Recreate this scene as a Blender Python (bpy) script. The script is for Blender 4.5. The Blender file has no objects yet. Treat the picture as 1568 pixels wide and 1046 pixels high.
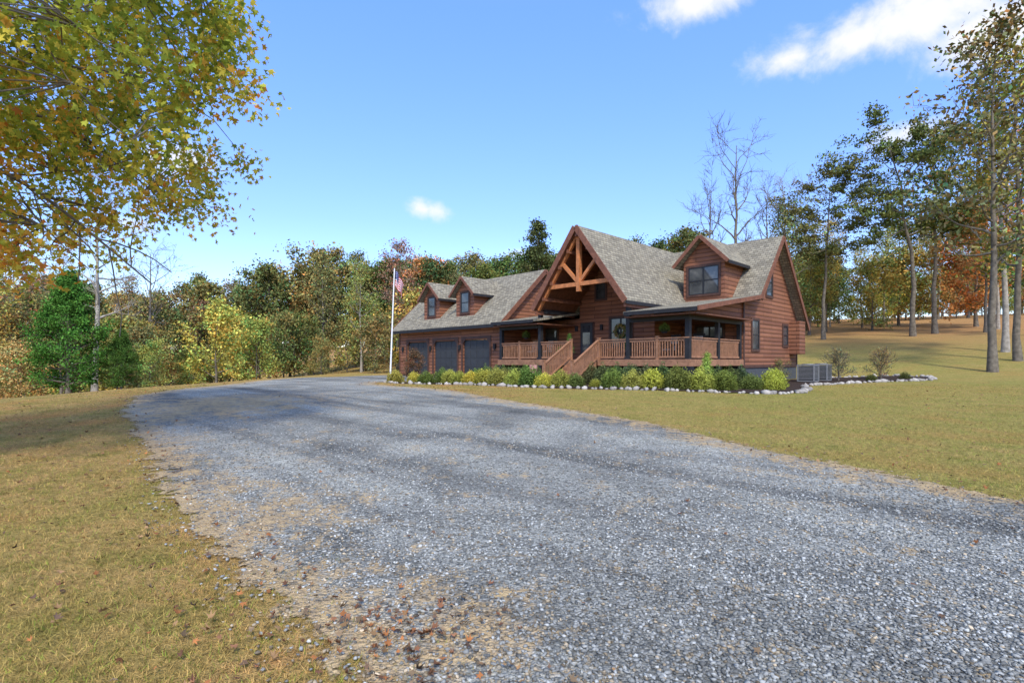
import bpy, math, bmesh
import numpy as np
from mathutils import Vector
R=np.random.default_rng(7)
scene=bpy.context.scene
scene.view_settings.view_transform='Standard'
scene.view_settings.look='None'
scene.view_settings.exposure=0
C=scene.collection

# ---------------------------------------------------------------- materials
def newmat(name):
    m=bpy.data.materials.new(name); m.use_nodes=True
    nt=m.node_tree; nt.nodes.clear()
    return m,nt
def N(nt,t,**k):
    n=nt.nodes.new(t)
    for a,b in k.items(): setattr(n,a,b)
    return n
def L(nt,a,b): nt.links.new(a,b)
def out(nt,sh):
    o=N(nt,'ShaderNodeOutputMaterial'); L(nt,sh,o.inputs['Surface']); return o
def ramp(nt,fac,stops):
    r=N(nt,'ShaderNodeValToRGB')
    e=r.color_ramp.elements
    while len(e)>1: e.remove(e[-1])
    e[0].position=stops[0][0]; e[0].color=(*stops[0][1],1)
    for p,c in stops[1:]:
        x=e.new(p); x.color=(*c,1)
    L(nt,fac,r.inputs[0]); return r.outputs[0]
def mix(nt,f,a,b,mode='MIX'):
    m=N(nt,'ShaderNodeMix',data_type='RGBA',blend_type=mode)
    for s,v in ((m.inputs[0],f),(m.inputs[6],a),(m.inputs[7],b)):
        if isinstance(v,(int,float)): s.default_value=v
        elif isinstance(v,tuple): s.default_value=(*v,1) if len(v)==3 else v
        else: L(nt,v,s)
    return m.outputs[2]
def math_(nt,op,a,b=None,c=None,clamp=False):
    m=N(nt,'ShaderNodeMath',operation=op); m.use_clamp=clamp
    for i,v in enumerate((a,b,c)):
        if v is None: continue
        if isinstance(v,(int,float)): m.inputs[i].default_value=v
        else: L(nt,v,m.inputs[i])
    return m.outputs[0]
def noise(nt,vec,scale,detail=4,rough=.55,dist=0):
    n=N(nt,'ShaderNodeTexNoise'); n.inputs['Scale'].default_value=scale
    n.inputs['Detail'].default_value=detail; n.inputs['Roughness'].default_value=rough
    n.inputs['Distortion'].default_value=dist
    if vec is not None: L(nt,vec,n.inputs['Vector'])
    return n
def bump(nt,h,strength=.5,dist=.02):
    b=N(nt,'ShaderNodeBump'); b.inputs['Strength'].default_value=strength; b.inputs['Distance'].default_value=dist
    L(nt,h,b.inputs['Height']); return b.outputs[0]
def princ(nt,col,rough=.8,nrm=None,spec=.3,metal=0):
    p=N(nt,'ShaderNodeBsdfPrincipled')
    if isinstance(col,tuple): p.inputs['Base Color'].default_value=(*col,1)
    else: L(nt,col,p.inputs['Base Color'])
    if isinstance(rough,(int,float)): p.inputs['Roughness'].default_value=rough
    else: L(nt,rough,p.inputs['Roughness'])
    p.inputs['Specular IOR Level'].default_value=spec
    p.inputs['Metallic'].default_value=metal
    if nrm is not None: L(nt,nrm,p.inputs['Normal'])
    return p.outputs[0]
def simple(name,col,rough=.7,var=.25,scale=6,spec=.3,metal=0,bmp=.0):
    m,nt=newmat(name)
    tc=N(nt,'ShaderNodeTexCoord')
    n=noise(nt,tc.outputs['Object'],scale,4)
    c=ramp(nt,n.outputs[0],[(.25,tuple(v*(1-var) for v in col)),(.75,tuple(min(1,v*(1+var)) for v in col))])
    nr=bump(nt,n.outputs[0],bmp,.02) if bmp>0 else None
    out(nt,princ(nt,c,rough,nr,spec,metal)); return m

def siding_mat():
    m,nt=newmat('log_siding')
    tc=N(nt,'ShaderNodeTexCoord'); sp=N(nt,'ShaderNodeSeparateXYZ'); L(nt,tc.outputs['Object'],sp.inputs[0])
    u=math_(nt,'ADD',sp.outputs[0],sp.outputs[1])
    cb=N(nt,'ShaderNodeCombineXYZ'); L(nt,u,cb.inputs[0]); L(nt,sp.outputs[2],cb.inputs[1])
    br=N(nt,'ShaderNodeTexBrick'); L(nt,cb.outputs[0],br.inputs['Vector'])
    br.offset=.37; br.offset_frequency=2
    br.inputs['Scale'].default_value=1; br.inputs['Brick Width'].default_value=3.1; br.inputs['Row Height'].default_value=.22
    br.inputs['Mortar Size'].default_value=.014; br.inputs['Mortar Smooth'].default_value=.4
    br.inputs['Color1'].default_value=(.39,.165,.085,1); br.inputs['Color2'].default_value=(.265,.108,.058,1)
    br.inputs['Mortar'].default_value=(.065,.028,.018,1)
    mp=N(nt,'ShaderNodeMapping'); mp.inputs['Scale'].default_value=(1.5,1.5,22); L(nt,tc.outputs['Object'],mp.inputs[0])
    g=noise(nt,mp.outputs[0],2.2,5,.65)
    g2=noise(nt,tc.outputs['Object'],.9,3)
    c=mix(nt,.5,br.outputs[0],ramp(nt,g.outputs[0],[(.3,(.4,.38,.37)),(.7,(1,.97,.94))]),'MULTIPLY')
    c=mix(nt,.5,c,ramp(nt,g2.outputs[0],[(.3,(.7,.68,.66)),(.7,(1.0,1,1))]),'MULTIPLY')
    s=math_(nt,'SINE',math_(nt,'MULTIPLY',sp.outputs[2],math.pi/.22))
    h=math_(nt,'POWER',math_(nt,'ABSOLUTE',s),.5)
    h=math_(nt,'ADD',h,math_(nt,'MULTIPLY',g.outputs[0],.25))
    out(nt,princ(nt,c,.6,bump(nt,h,.9,.035),.3)); return m
def shingle_mat(name,ua,va,row):
    m,nt=newmat(name)
    tc=N(nt,'ShaderNodeTexCoord'); sp=N(nt,'ShaderNodeSeparateXYZ'); L(nt,tc.outputs['Object'],sp.inputs[0])
    cb=N(nt,'ShaderNodeCombineXYZ'); L(nt,sp.outputs[ua],cb.inputs[0]); L(nt,sp.outputs[va],cb.inputs[1])
    br=N(nt,'ShaderNodeTexBrick'); L(nt,cb.outputs[0],br.inputs['Vector']); br.offset=.43
    br.inputs['Scale'].default_value=1; br.inputs['Brick Width'].default_value=.24; br.inputs['Row Height'].default_value=row
    br.inputs['Mortar Size'].default_value=.012; br.inputs['Mortar Smooth'].default_value=.3
    br.inputs['Color1'].default_value=(.42,.37,.27,1); br.inputs['Color2'].default_value=(.245,.215,.16,1)
    br.inputs['Mortar'].default_value=(.12,.105,.08,1)
    n=noise(nt,tc.outputs['Object'],1.1,4); n2=noise(nt,tc.outputs['Object'],60,2)
    c=mix(nt,.6,br.outputs[0],ramp(nt,n.outputs[0],[(.3,(.76,.76,.77)),(.7,(1.0,.99,.95))]),'MULTIPLY')
    c=mix(nt,.5,c,ramp(nt,n2.outputs[0],[(.3,(.6,.6,.6)),(.7,(1,1,1))]),'MULTIPLY')
    h=math_(nt,'ADD',math_(nt,'MULTIPLY',br.outputs[1],-1),n2.outputs[0])
    out(nt,princ(nt,c,.95,bump(nt,h,.7,.015),.1)); return m
def wood_mat(name,col,rough=.6):
    m,nt=newmat(name)
    tc=N(nt,'ShaderNodeTexCoord')
    n=noise(nt,tc.outputs['Object'],3,4,.6,1.5); n2=noise(nt,tc.outputs['Object'],25,3)
    c=ramp(nt,n.outputs[0],[(.3,tuple(v*.65 for v in col)),(.7,tuple(v*1.25 for v in col))])
    c=mix(nt,.5,c,ramp(nt,n2.outputs[0],[(.3,(.65,.62,.6)),(.7,(1,1,1))]),'MULTIPLY')
    out(nt,princ(nt,c,rough,bump(nt,n2.outputs[0],.3,.01),.3)); return m
def glass_mat():
    m,nt=newmat('window_glass')
    tc=N(nt,'ShaderNodeTexCoord'); n=noise(nt,tc.outputs['Object'],1.3,3)
    c=ramp(nt,n.outputs[0],[(.35,(.02,.025,.03)),(.6,(.07,.075,.075)),(.75,(.16,.155,.14))])
    out(nt,princ(nt,c,.05,None,1.0)); return m
M_side=siding_mat()
M_rx=shingle_mat('shingles_main',0,2,.13); M_ry=shingle_mat('shingles_cross',1,2,.14); M_rf=shingle_mat('shingles_porch',0,1,.17)
M_trim=wood_mat('red_brown_trim',(.22,.09,.05)); M_trimd=wood_mat('dark_brown_trim',(.10,.05,.035))
M_truss=wood_mat('orange_stained_timber',(.56,.21,.075)); M_deck=wood_mat('stained_deck_wood',(.37,.185,.10))
M_ceil=wood_mat('porch_ceiling_boards',(.18,.075,.04))
M_dark=simple('dark_post_paint',(.022,.021,.022),.55,.3,5)
M_frame=simple('dark_window_frame',(.02,.022,.025),.4,.2,5)
M_glass=glass_mat()
M_gdoor=simple('charcoal_garage_door',(.042,.045,.048),.5,.15,2)
M_found=simple('painted_block_foundation',(.075,.08,.082),.85,.2,9,bmp=.3)
M_metal=simple('grey_metal',(.26,.26,.25),.45,.15,12,.5,.3)
M_white=simple('white_paint',(.78,.78,.76),.4,.06,3)
M_bark=simple('tree_bark',(.16,.135,.10),.95,.5,5,.1,bmp=.8)
M_barkl=simple('pale_bark',(.32,.285,.23),.9,.4,4,.1,bmp=.5)
M_mulch=simple('dark_mulch',(.05,.034,.026),1,.6,30,.1,bmp=1)

def leaf_mat(name,trans=.3):
    m,nt=newmat(name)
    at=N(nt,'ShaderNodeAttribute',attribute_name='Col'); oi=N(nt,'ShaderNodeObjectInfo')
    c=mix(nt,1.0,at.outputs[0],oi.outputs['Color'],'MULTIPLY')
    d=N(nt,'ShaderNodeBsdfDiffuse'); L(nt,c,d.inputs[0])
    if trans==0: out(nt,d.outputs[0]); return m
    t=N(nt,'ShaderNodeBsdfTranslucent'); L(nt,c,t.inputs[0])
    ms=N(nt,'ShaderNodeMixShader'); ms.inputs[0].default_value=trans; L(nt,d.outputs[0],ms.inputs[1]); L(nt,t.outputs[0],ms.inputs[2])
    out(nt,ms.outputs[0]); return m
M_leaf=leaf_mat('foliage_leaves',.45)
M_leaff=leaf_mat('woodland_foliage',0)

def attr_mat(name,rough=.85):
    m,nt=newmat(name)
    at=N(nt,'ShaderNodeAttribute',attribute_name='Col')
    geo=N(nt,'ShaderNodeNewGeometry'); n=noise(nt,geo.outputs['Position'],60,2)
    c=mix(nt,.5,at.outputs[0],ramp(nt,n.outputs[0],[(.3,(.6,.6,.6)),(.7,(1,1,1))]),'MULTIPLY')
    out(nt,princ(nt,c,rough,None,.2)); return m
M_stone=attr_mat('crushed_stone')
M_litter=attr_mat('dry_leaf',.7)

def grass_color(nt):
    geo=N(nt,'ShaderNodeNewGeometry'); pos=geo.outputs['Position']
    a=noise(nt,pos,.16,3,.6); b=noise(nt,pos,1.3,4,.65); c=noise(nt,pos,14,3,.7); d=noise(nt,pos,.55,3)
    sp=N(nt,'ShaderNodeSeparateXYZ'); L(nt,pos,sp.inputs[0])
    base=ramp(nt,b.outputs[0],[(.28,(.27,.235,.06)),(.42,(.44,.32,.10)),(.58,(.57,.37,.14)),(.76,(.60,.32,.13))])
    col=mix(nt,math_(nt,'MULTIPLY',math_(nt,'SUBTRACT',a.outputs[0],.47),4,clamp=True),base,(.36,.32,.08))
    col=mix(nt,math_(nt,'MULTIPLY',math_(nt,'SUBTRACT',d.outputs[0],.5),4.5,clamp=True),col,(.57,.30,.11))
    # the lawn on the house side is kept greener, with faint mower stripes
    gx_=math_(nt,'MULTIPLY',math_(nt,'ADD',sp.outputs[0],math_(nt,'MULTIPLY',d.outputs[0],4)),.16,clamp=True)
    wv=math_(nt,'SINE',math_(nt,'MULTIPLY',math_(nt,'ADD',sp.outputs[0],math_(nt,'MULTIPLY',sp.outputs[1],1.1)),3.4))
    st=math_(nt,'ADD',.52,math_(nt,'MULTIPLY',wv,.10))
    col=mix(nt,math_(nt,'MULTIPLY',gx_,st),col,(.39,.36,.10))
    col=mix(nt,.9,col,ramp(nt,c.outputs[0],[(.25,(.33,.34,.29)),(.5,(.88,.88,.85)),(.75,(1.28,1.22,1.16))]),'MULTIPLY')
    v=math_(nt,'ADD',math_(nt,'MULTIPLY',sp.outputs[0],.6),math_(nt,'MULTIPLY',sp.outputs[1],.8))
    v=math_(nt,'ADD',v,math_(nt,'MULTIPLY',a.outputs[0],26))
    f=N(nt,'ShaderNodeMapRange'); L(nt,v,f.inputs[0]); f.inputs[1].default_value=58; f.inputs[2].default_value=80
    f.inputs[3].default_value=0; f.inputs[4].default_value=.8
    litter=ramp(nt,c.outputs[0],[(.3,(.30,.15,.06)),(.55,(.54,.27,.12)),(.75,(.58,.36,.16))])
    col=mix(nt,f.outputs[0],col,litter)
    return col,c,pos
M_grass,nt=newmat('autumn_lawn')
col,c3,pos=grass_color(nt)
hn=noise(nt,pos,45,3,.7)
out(nt,princ(nt,col,.95,bump(nt,math_(nt,'ADD',hn.outputs[0],c3.outputs[0]),1.0,.06),.05))
M_blade,nt=newmat('grass_blades')
col,c3,pos=grass_color(nt)
at=N(nt,'ShaderNodeAttribute',attribute_name='Col')
col=mix(nt,1.0,col,at.outputs[0],'MULTIPLY')
d=N(nt,'ShaderNodeBsdfDiffuse'); t=N(nt,'ShaderNodeBsdfTranslucent'); L(nt,col,d.inputs[0]); L(nt,col,t.inputs[0])
ms=N(nt,'ShaderNodeMixShader'); ms.inputs[0].default_value=.3; L(nt,d.outputs[0],ms.inputs[1]); L(nt,t.outputs[0],ms.inputs[2])
out(nt,ms.outputs[0])

# gravel
M_gravel,nt=newmat('gravel')
geo=N(nt,'ShaderNodeNewGeometry'); pos=geo.outputs['Position']
def vor(scale):
    v=N(nt,'ShaderNodeTexVoronoi'); v.inputs['Scale'].default_value=scale; L(nt,pos,v.inputs['Vector']); return v
v1=vor(34); v2=vor(75)
s1=N(nt,'ShaderNodeSeparateColor'); L(nt,v1.outputs['Color'],s1.inputs[0])
s2=N(nt,'ShaderNodeSeparateColor'); L(nt,v2.outputs['Color'],s2.inputs[0])
cc=ramp(nt,s1.outputs[0],[(0,(.135,.134,.118)),(.3,(.27,.268,.238)),(.65,(.41,.405,.36)),(1,(.59,.58,.52))])
cc2=ramp(nt,s2.outputs[0],[(0,(.145,.143,.127)),(.5,(.325,.32,.286)),(1,(.56,.55,.49))])
cc=mix(nt,.4,cc,cc2)
edge=ramp(nt,v1.outputs['Distance'],[(.0,(1,1,1)),(.5,(.85,.85,.85)),(.85,(.36,.36,.36))])
cc=mix(nt,.8,cc,edge,'MULTIPLY')
big=noise(nt,pos,.45,4,.6,.6)
cc=mix(nt,1.0,cc,ramp(nt,big.outputs[0],[(.36,(.62,.62,.62)),(.5,(.97,.97,.96)),(.66,(1.22,1.21,1.18))]),'MULTIPLY')
mp=N(nt,'ShaderNodeMapping'); mp.inputs['Rotation'].default_value=(0,0,math.radians(-48)); L(nt,pos,mp.inputs[0])
mp2=N(nt,'ShaderNodeMapping'); mp2.inputs['Scale'].default_value=(.95,.06,1); L(nt,mp.outputs[0],mp2.inputs[0])
tr=noise(nt,mp2.outputs[0],1.0,3,.5)
cc=mix(nt,.95,cc,ramp(nt,tr.outputs[0],[(.38,(.52,.52,.53)),(.5,(1,1,1)),(.68,(1.18,1.17,1.14))]),'MULTIPLY')
at=N(nt,'ShaderNodeAttribute',attribute_name='Col')
sa=N(nt,'ShaderNodeSeparateColor'); L(nt,at.outputs[0],sa.inputs[0])
n5=noise(nt,pos,2.2,4,.7); n6=noise(nt,pos,9,4,.7)
dirt=math_(nt,'ADD',sa.outputs[1],math_(nt,'MULTIPLY',math_(nt,'SUBTRACT',n5.outputs[0],.5),2.8))
dirt=math_(nt,'ADD',dirt,math_(nt,'MULTIPLY',math_(nt,'SUBTRACT',n6.outputs[0],.5),1.8))
dm=N(nt,'ShaderNodeMapRange'); L(nt,dirt,dm.inputs[0]); dm.inputs[1].default_value=.32; dm.inputs[2].default_value=.85; dm.inputs[4].default_value=.85
soil=ramp(nt,n6.outputs[0],[(.3,(.24,.17,.10)),(.5,(.46,.32,.165)),(.7,(.58,.41,.20))])
cc=mix(nt,dm.outputs[0],cc,soil)
hh=math_(nt,'SUBTRACT',1,v1.outputs['Distance']); hh=math_(nt,'ADD',hh,math_(nt,'MULTIPLY',v2.outputs['Distance'],-.4))
pr=princ(nt,cc,.85,bump(nt,hh,1,.02),.2)
tp=N(nt,'ShaderNodeBsdfTransparent')
al=math_(nt,'ADD',sa.outputs[0],math_(nt,'MULTIPLY',math_(nt,'SUBTRACT',n6.outputs[0],.5),.6))
al=math_(nt,'ADD',al,math_(nt,'MULTIPLY',math_(nt,'SUBTRACT',n5.outputs[0],.5),1.0))
ar=N(nt,'ShaderNodeMapRange'); L(nt,al,ar.inputs[0]); ar.inputs[1].default_value=.45; ar.inputs[2].default_value=.55
mx=N(nt,'ShaderNodeMixShader'); L(nt,ar.outputs[0],mx.inputs[0]); L(nt,tp.outputs[0],mx.inputs[1]); L(nt,pr,mx.inputs[2])
out(nt,mx.outputs[0])

# ---------------------------------------------------------------- mesh helpers
def mesh_np(name,V,F,mats,midx=None,col=None,smooth=False):
    V=np.asarray(V,dtype=np.float32); F=np.asarray(F,dtype=np.int32); K=F.shape[1]
    me=bpy.data.meshes.new(name)
    me.vertices.add(len(V)); me.vertices.foreach_set('co',V.ravel())
    me.loops.add(F.size); me.loops.foreach_set('vertex_index',F.ravel())
    me.polygons.add(len(F)); me.polygons.foreach_set('loop_start',np.arange(0,F.size,K,dtype=np.int32))
    try: me.polygons.foreach_set('loop_total',np.full(len(F),K,dtype=np.int32))
    except Exception: pass
    for m in mats: me.materials.append(m)
    if midx is not None: me.polygons.foreach_set('material_index',np.asarray(midx,dtype=np.int32))
    if smooth: me.polygons.foreach_set('use_smooth',np.ones(len(F),dtype=bool))
    me.update(calc_edges=True)
    if col is not None:
        a=me.color_attributes.new('Col','FLOAT_COLOR','POINT')
        c=np.ones((len(V),4),dtype=np.float32); c[:,:3]=col; a.data.foreach_set('color',c.ravel())
    me.validate()
    return me
def add(name,me,loc=(0,0,0),rz=0,scale=1,parent=None,color=None):
    o=bpy.data.objects.new(name,me); C.objects.link(o); o.location=loc; o.rotation_euler=(0,0,rz)
    o.scale=(scale,)*3 if isinstance(scale,(int,float)) else scale
    if parent: o.parent=parent
    if color: o.color=(*color,1)
    return o
def empty(name,loc=(0,0,0),rz=0):
    o=bpy.data.objects.new(name,None); C.objects.link(o); o.location=loc; o.rotation_euler=(0,0,rz); return o
class B:
    def __init__(s): s.v=[]; s.f=[]
    def raw(s,v,f):
        o=len(s.v); s.v+= [tuple(p) for p in v]; s.f+=[tuple(i+o for i in q) for q in f]
    def box(s,x0,x1,y0,y1,z0,z1):
        s.raw([(x0,y0,z0),(x1,y0,z0),(x1,y1,z0),(x0,y1,z0),(x0,y0,z1),(x1,y0,z1),(x1,y1,z1),(x0,y1,z1)],
          [(0,3,2,1),(4,5,6,7),(0,1,5,4),(1,2,6,5),(2,3,7,6),(3,0,4,7)]); return s
    def beam(s,p,q,w,h):
        p=Vector(p);q=Vector(q);d=(q-p).normalized()
        up=Vector((0,0,1)) if abs(d.z)<.98 else Vector((0,1,0))
        a=d.cross(up).normalized(); b=a.cross(d).normalized()
        v=[]
        for c in (p,q):
            for i,j in ((-1,-1),(1,-1),(1,1),(-1,1)): v.append(c+a*w/2*i+b*h/2*j)
        s.raw(v,[(3,2,1,0),(4,5,6,7),(0,1,5,4),(1,2,6,5),(2,3,7,6),(3,0,4,7)]); return s
    def prism(s,pts,off):
        n=len(pts); off=Vector(off)
        v=[Vector(p) for p in pts]+[Vector(p)+off for p in pts]
        s.raw(v,[tuple(range(n)),tuple(range(2*n-1,n-1,-1))]+[(i,(i+n),(i+1)%n+n,(i+1)%n) for i in range(n)]); return s
    def cyl(s,x,y,z0,z1,r0,r1=None,n=12):
        r1=r0 if r1 is None else r1
        v=[(x+r0*math.cos(6.2832*i/n),y+r0*math.sin(6.2832*i/n),z0) for i in range(n)]+[(x+r1*math.cos(6.2832*i/n),y+r1*math.sin(6.2832*i/n),z1) for i in range(n)]
        s.raw(v,[tuple(range(n-1,-1,-1)),tuple(range(n,2*n))]+[(i,(i+1)%n,(i+1)%n+n,i+n) for i in range(n)]); return s
    def done(s,name,mat,parent=None,loc=(0,0,0),rz=0):
        me=bpy.data.meshes.new(name); me.from_pydata(s.v,[],s.f); me.materials.append(mat); me.update()
        bm=bmesh.new(); bm.from_mesh(me); bmesh.ops.recalc_face_normals(bm,faces=bm.faces); bm.to_mesh(me); bm.free()
        return add(name,me,loc,rz,1,parent)

# ---------------------------------------------------------------- terrain
def ss(t): t=np.clip(t,0,1); return t*t*(3-2*t)
def terr(x,y):
    x=np.asarray(x,dtype=float); y=np.asarray(y,dtype=float)
    z=.5*ss((y-4)/18)
    z=z-3.4*ss((-13.0-x)/34)
    v=.6*x+.8*y-38
    sp=2*np.logaddexp(0,v/2)
    z=z+16*(1-np.exp(-.165*sp/16))
    z=z+.02*np.sin(x*.7+1)*np.sin(y*.55)+.25*np.sin(x*.06+2)*np.sin(y*.05)*ss((np.hypot(x,y)-45)/40)
    return z
def T(x,y): return float(terr(x,y))
def grid(xs,ys):
    X,Y=np.meshgrid(xs,ys); nx=len(xs); ny=len(ys)
    i=np.arange(nx*ny).reshape(ny,nx)
    F=np.stack([i[:-1,:-1],i[:-1,1:],i[1:,1:],i[1:,:-1]],-1).reshape(-1,4)
    return X.ravel(),Y.ravel(),F
u=np.linspace(-1,1,300)
gx,gy,gf=grid(11*np.sinh(u*4.7),14+11*np.sinh(u*4.7))
add('ground',mesh_np('ground',np.stack([gx,gy,terr(gx,gy)],-1),gf,[M_grass],smooth=True))

drive=np.array([(3.5,-7),(1.6,-3),(.2,.8),(-.73,2.6),(-1.25,3.2),(-2.45,4.4),(-4.6,6.8),(-6.3,9),(-7.9,11),(-10.3,13.8),(-12.6,17.5),(-13.0,22),(-14,28),(-14.5,34),(-9.5,41),(-8.6,39),(-.6,31),(-2.8,28.2),(-6.8,26.8),(-6.6,24.6),(-4.6,22.2),(-2.0,19.3),(-.1,16),(1.7,13.6),(3.16,11.7),(4.3,8.7),(5.64,6.0),(9,3.4),(16,0),(22,-7)])
def sdf(px,py,poly):
    px=np.asarray(px,float);py=np.asarray(py,float)
    d=np.full(px.shape,1e9); ins=np.zeros(px.shape,bool)
    n=len(poly)
    for i in range(n):
        ax,ay=poly[i];bx,by=poly[(i+1)%n]
        ex,ey=bx-ax,by-ay
        t=np.clip(((px-ax)*ex+(py-ay)*ey)/(ex*ex+ey*ey),0,1)
        d=np.minimum(d,np.hypot(px-ax-t*ex,py-ay-t*ey))
        if ay!=by:
            c=((ay>py)!=(by>py))&(px<(bx-ax)*(py-ay)/(by-ay)+ax); ins^=c
    return np.where(ins,d,-d)
def sheet(name,poly,res,mat,dz,pad,fmargin,dirtfn=None):
    x0,y0=poly.min(0)-pad;x1,y1=poly.max(0)+pad
    X,Y,F=grid(np.arange(x0,x1,res),np.arange(y0,y1,res))
    s=sdf(X,Y,poly)
    keep=(s[F]>-fmargin).all(1); F=F[keep]
    used=np.unique(F); remap=np.full(len(X),-1); remap[used]=np.arange(len(used)); F=remap[F]
    X,Y,s=X[used],Y[used],s[used]
    col=np.zeros((len(X),3)); col[:,0]=np.clip(.5+s*1.0,0,1)
    if dirtfn is not None: col[:,1]=dirtfn(X,Y,s)
    add(name,mesh_np(name,np.stack([X,Y,terr(X,Y)+dz],-1),F,[mat],col=col,smooth=True))
def dirtfn(X,Y,s):
    d=np.clip(.9-s*.7,0,.9)
    d=np.maximum(d,.95*np.exp(-(((X+8.4)/2.9)**2+((Y-14.8)/4)**2)))
    d=np.maximum(d,.85*np.exp(-(((X+.55)/.8)**2+((Y-3.0)/.9)**2)))
    d=np.maximum(d,.8*np.exp(-(((X+2.4)/.9)**2+((Y-5.2)/1.4)**2)))
    d=np.maximum(d,.65*np.exp(-(((X-5.2)/1.8)**2+((Y-7.0)/.8)**2)))
    return np.maximum(d,.12)
sheet('gravel_driveway',drive,.16,M_gravel,.015,.8,.7,dirtfn)

bed=np.array([(-6.45,26.5),(-5.6,25.6),(-2.6,24.6),(-.1,22.4),(2.9,20.5),(6.35,19.2),(9.0,18.3),(10.5,18.9),(11.4,20.2),(12.9,23),(15.6,25),(19,26.6),(22.3,27.8),(23.4,29.2),(22.3,30.6),(18.6,31),(16,30),(9,24),(6,24),(-1,31),(-2.7,28.2)])
def in_bed(x,y): return sdf(x,y,bed)>0
x0,y0=bed.min(0);x1,y1=bed.max(0)
X,Y,F=grid(np.arange(x0,x1,.2),np.arange(y0,y1,.2)); s=sdf(X,Y,bed)
F=F[(s[F]>-.05).all(1)]
add('mulch_bed',mesh_np('mulch_bed',np.stack([X,Y,terr(X,Y)+.03],-1),F,[M_mulch],smooth=True))

ph=(1+5**.5)/2
ICO=np.array([(-1,ph,0),(1,ph,0),(-1,-ph,0),(1,-ph,0),(0,-1,ph),(0,1,ph),(0,-1,-ph),(0,1,-ph),(ph,0,-1),(ph,0,1),(-ph,0,-1),(-ph,0,1)])/np.hypot(1,ph)
ICF=np.array([(0,11,5),(0,5,1),(0,1,7),(0,7,10),(0,10,11),(1,5,9),(5,11,4),(11,10,2),(10,7,6),(7,1,8),(3,9,4),(3,4,2),(3,2,6),(3,6,8),(3,8,9),(4,9,5),(2,4,11),(6,2,10),(8,6,7),(9,8,1)])
def stones(name,P,r,col,mat,flat=.6,jit=.28):
    n=len(P)
    v=ICO[None]*(1+R.normal(0,jit,(n,12,1)).clip(-.5,.6))
    sc=np.stack([R.uniform(.7,1.4,n),R.uniform(.6,1.1,n),R.uniform(.7,1.1,n)*flat],-1)[:,None]
    v=v*sc*r[:,None,None]
    a=R.uniform(0,6.283,n); ca,sa=np.cos(a)[:,None],np.sin(a)[:,None]
    b=R.normal(0,.35,n); cb,sb=np.cos(b)[:,None],np.sin(b)[:,None]
    x,y,z=v[...,0],v[...,1],v[...,2]
    y,z=y*cb-z*sb,y*sb+z*cb
    x,y=x*ca-y*sa,x*sa+y*ca
    V=np.stack([x,y,z],-1)+P[:,None]
    F=(ICF[None]+12*np.arange(n)[:,None,None]).reshape(-1,3)
    return add(name,mesh_np(name,V.reshape(-1,3),F,[mat],col=np.repeat(col,12,0)))
def near_points(n,y0,y1,k,wid=1.25):
    uu=R.uniform(0,1,n); e=2-k
    Y=(y0**e+uu*(y1**e-y0**e))**(1/e)
    X=R.uniform(-wid,wid,n)*Y
    return X,Y
X,Y=near_points(92000,1.9,12,1.85)
s=sdf(X,Y,drive)
dd=dirtfn(X,Y,s)
prob=np.clip(.5+s*1.2,0,1)*(1-.6*np.clip(dd*1.4-.2,0,1))*(1-.6*ss((Y-6)/6)); k=R.uniform(0,1,len(X))<prob; X,Y,s,dd=X[k],Y[k],s[k],dd[k]
g=R.choice([.16,.24,.32,.40,.49,.60],len(X),p=[.14,.23,.26,.21,.11,.05])*R.uniform(.85,1.15,len(X))
dark=1-.22*(np.sin((X+Y)*.9+1.3)*np.sin((X*.6-Y)*.7)>.25); g=g*dark
col=np.stack([g*1.0,g*.995,g*.91],-1)
br=R.uniform(0,1,len(X))<(.02+.6*dd); col[br]=np.stack([g*1.13,g*.90,g*.6],-1)[br]
r=R.uniform(.005,.0145,len(X))*(1+.02*Y)
stones('driveway_gravel_stones',np.stack([X,Y,terr(X,Y)+.017+r*.2],-1),r,col,M_stone)

bp=[]
border=bed[:16]
for i in range(len(border)-1):
    a,b=border[i],border[i+1]; n=int(np.hypot(*(b-a))/.2)+1
    for j in range(n): bp.append(a+(b-a)*(j+R.uniform(-.3,.3))/n+R.normal(0,.07,2))
bp=np.array(bp); r=R.uniform(.06,.16,len(bp))
g=R.uniform(.25,.55,len(bp)); colr=np.stack([g*1.03,g*.93,g*.8],-1)
stones('rock_border',np.stack([bp[:,0],bp[:,1],terr(bp[:,0],bp[:,1])+r*.3],-1),r,colr,M_stone,.75,.15)

def blades(name,X,Y,hmin,hmax,w):
    n=len(X); a=R.uniform(0,6.283,n); h=R.uniform(hmin,hmax,n); lean=R.normal(0,.75,(n,2))*h[:,None]
    z=terr(X,Y); dx,dy=np.cos(a)*w*(1+.07*Y),np.sin(a)*w*(1+.07*Y)
    V=np.stack([np.stack([X-dx,Y-dy,z],-1),np.stack([X+dx,Y+dy,z],-1),np.stack([X+lean[:,0],Y+lean[:,1],z+h],-1)],1)
    c=R.uniform(.55,1.6,n)[:,None]*np.array([1,1,1])
    gr=R.uniform(0,1,n)<.2; c[gr]*=np.array([.62,1.0,.55])
    return add(name,mesh_np(name,V.reshape(-1,3),np.arange(3*n).reshape(-1,3),[M_blade],col=np.repeat(c,3,0)))
X,Y=near_points(290000,2.0,24,1.6,1.2)
s=sdf(X,Y,drive); k=(s<-.02-R.uniform(-.4,.2,len(X)))&~in_bed(X,Y)&(X>-16); X,Y=X[k],Y[k]
tx,ty=near_points(40,2.3,9,1.5,.9); ts=sdf(tx,ty,drive); kk=(ts>-.1)&(ts<.6); tx,ty=tx[kk],ty[kk]
for a,b in zip(tx,ty):
    X=np.concatenate([X,R.normal(a,.09,110)]);Y=np.concatenate([Y,R.normal(b,.09,110)])
blades('lawn_grass',X,Y,.015,.045,.0022)

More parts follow.
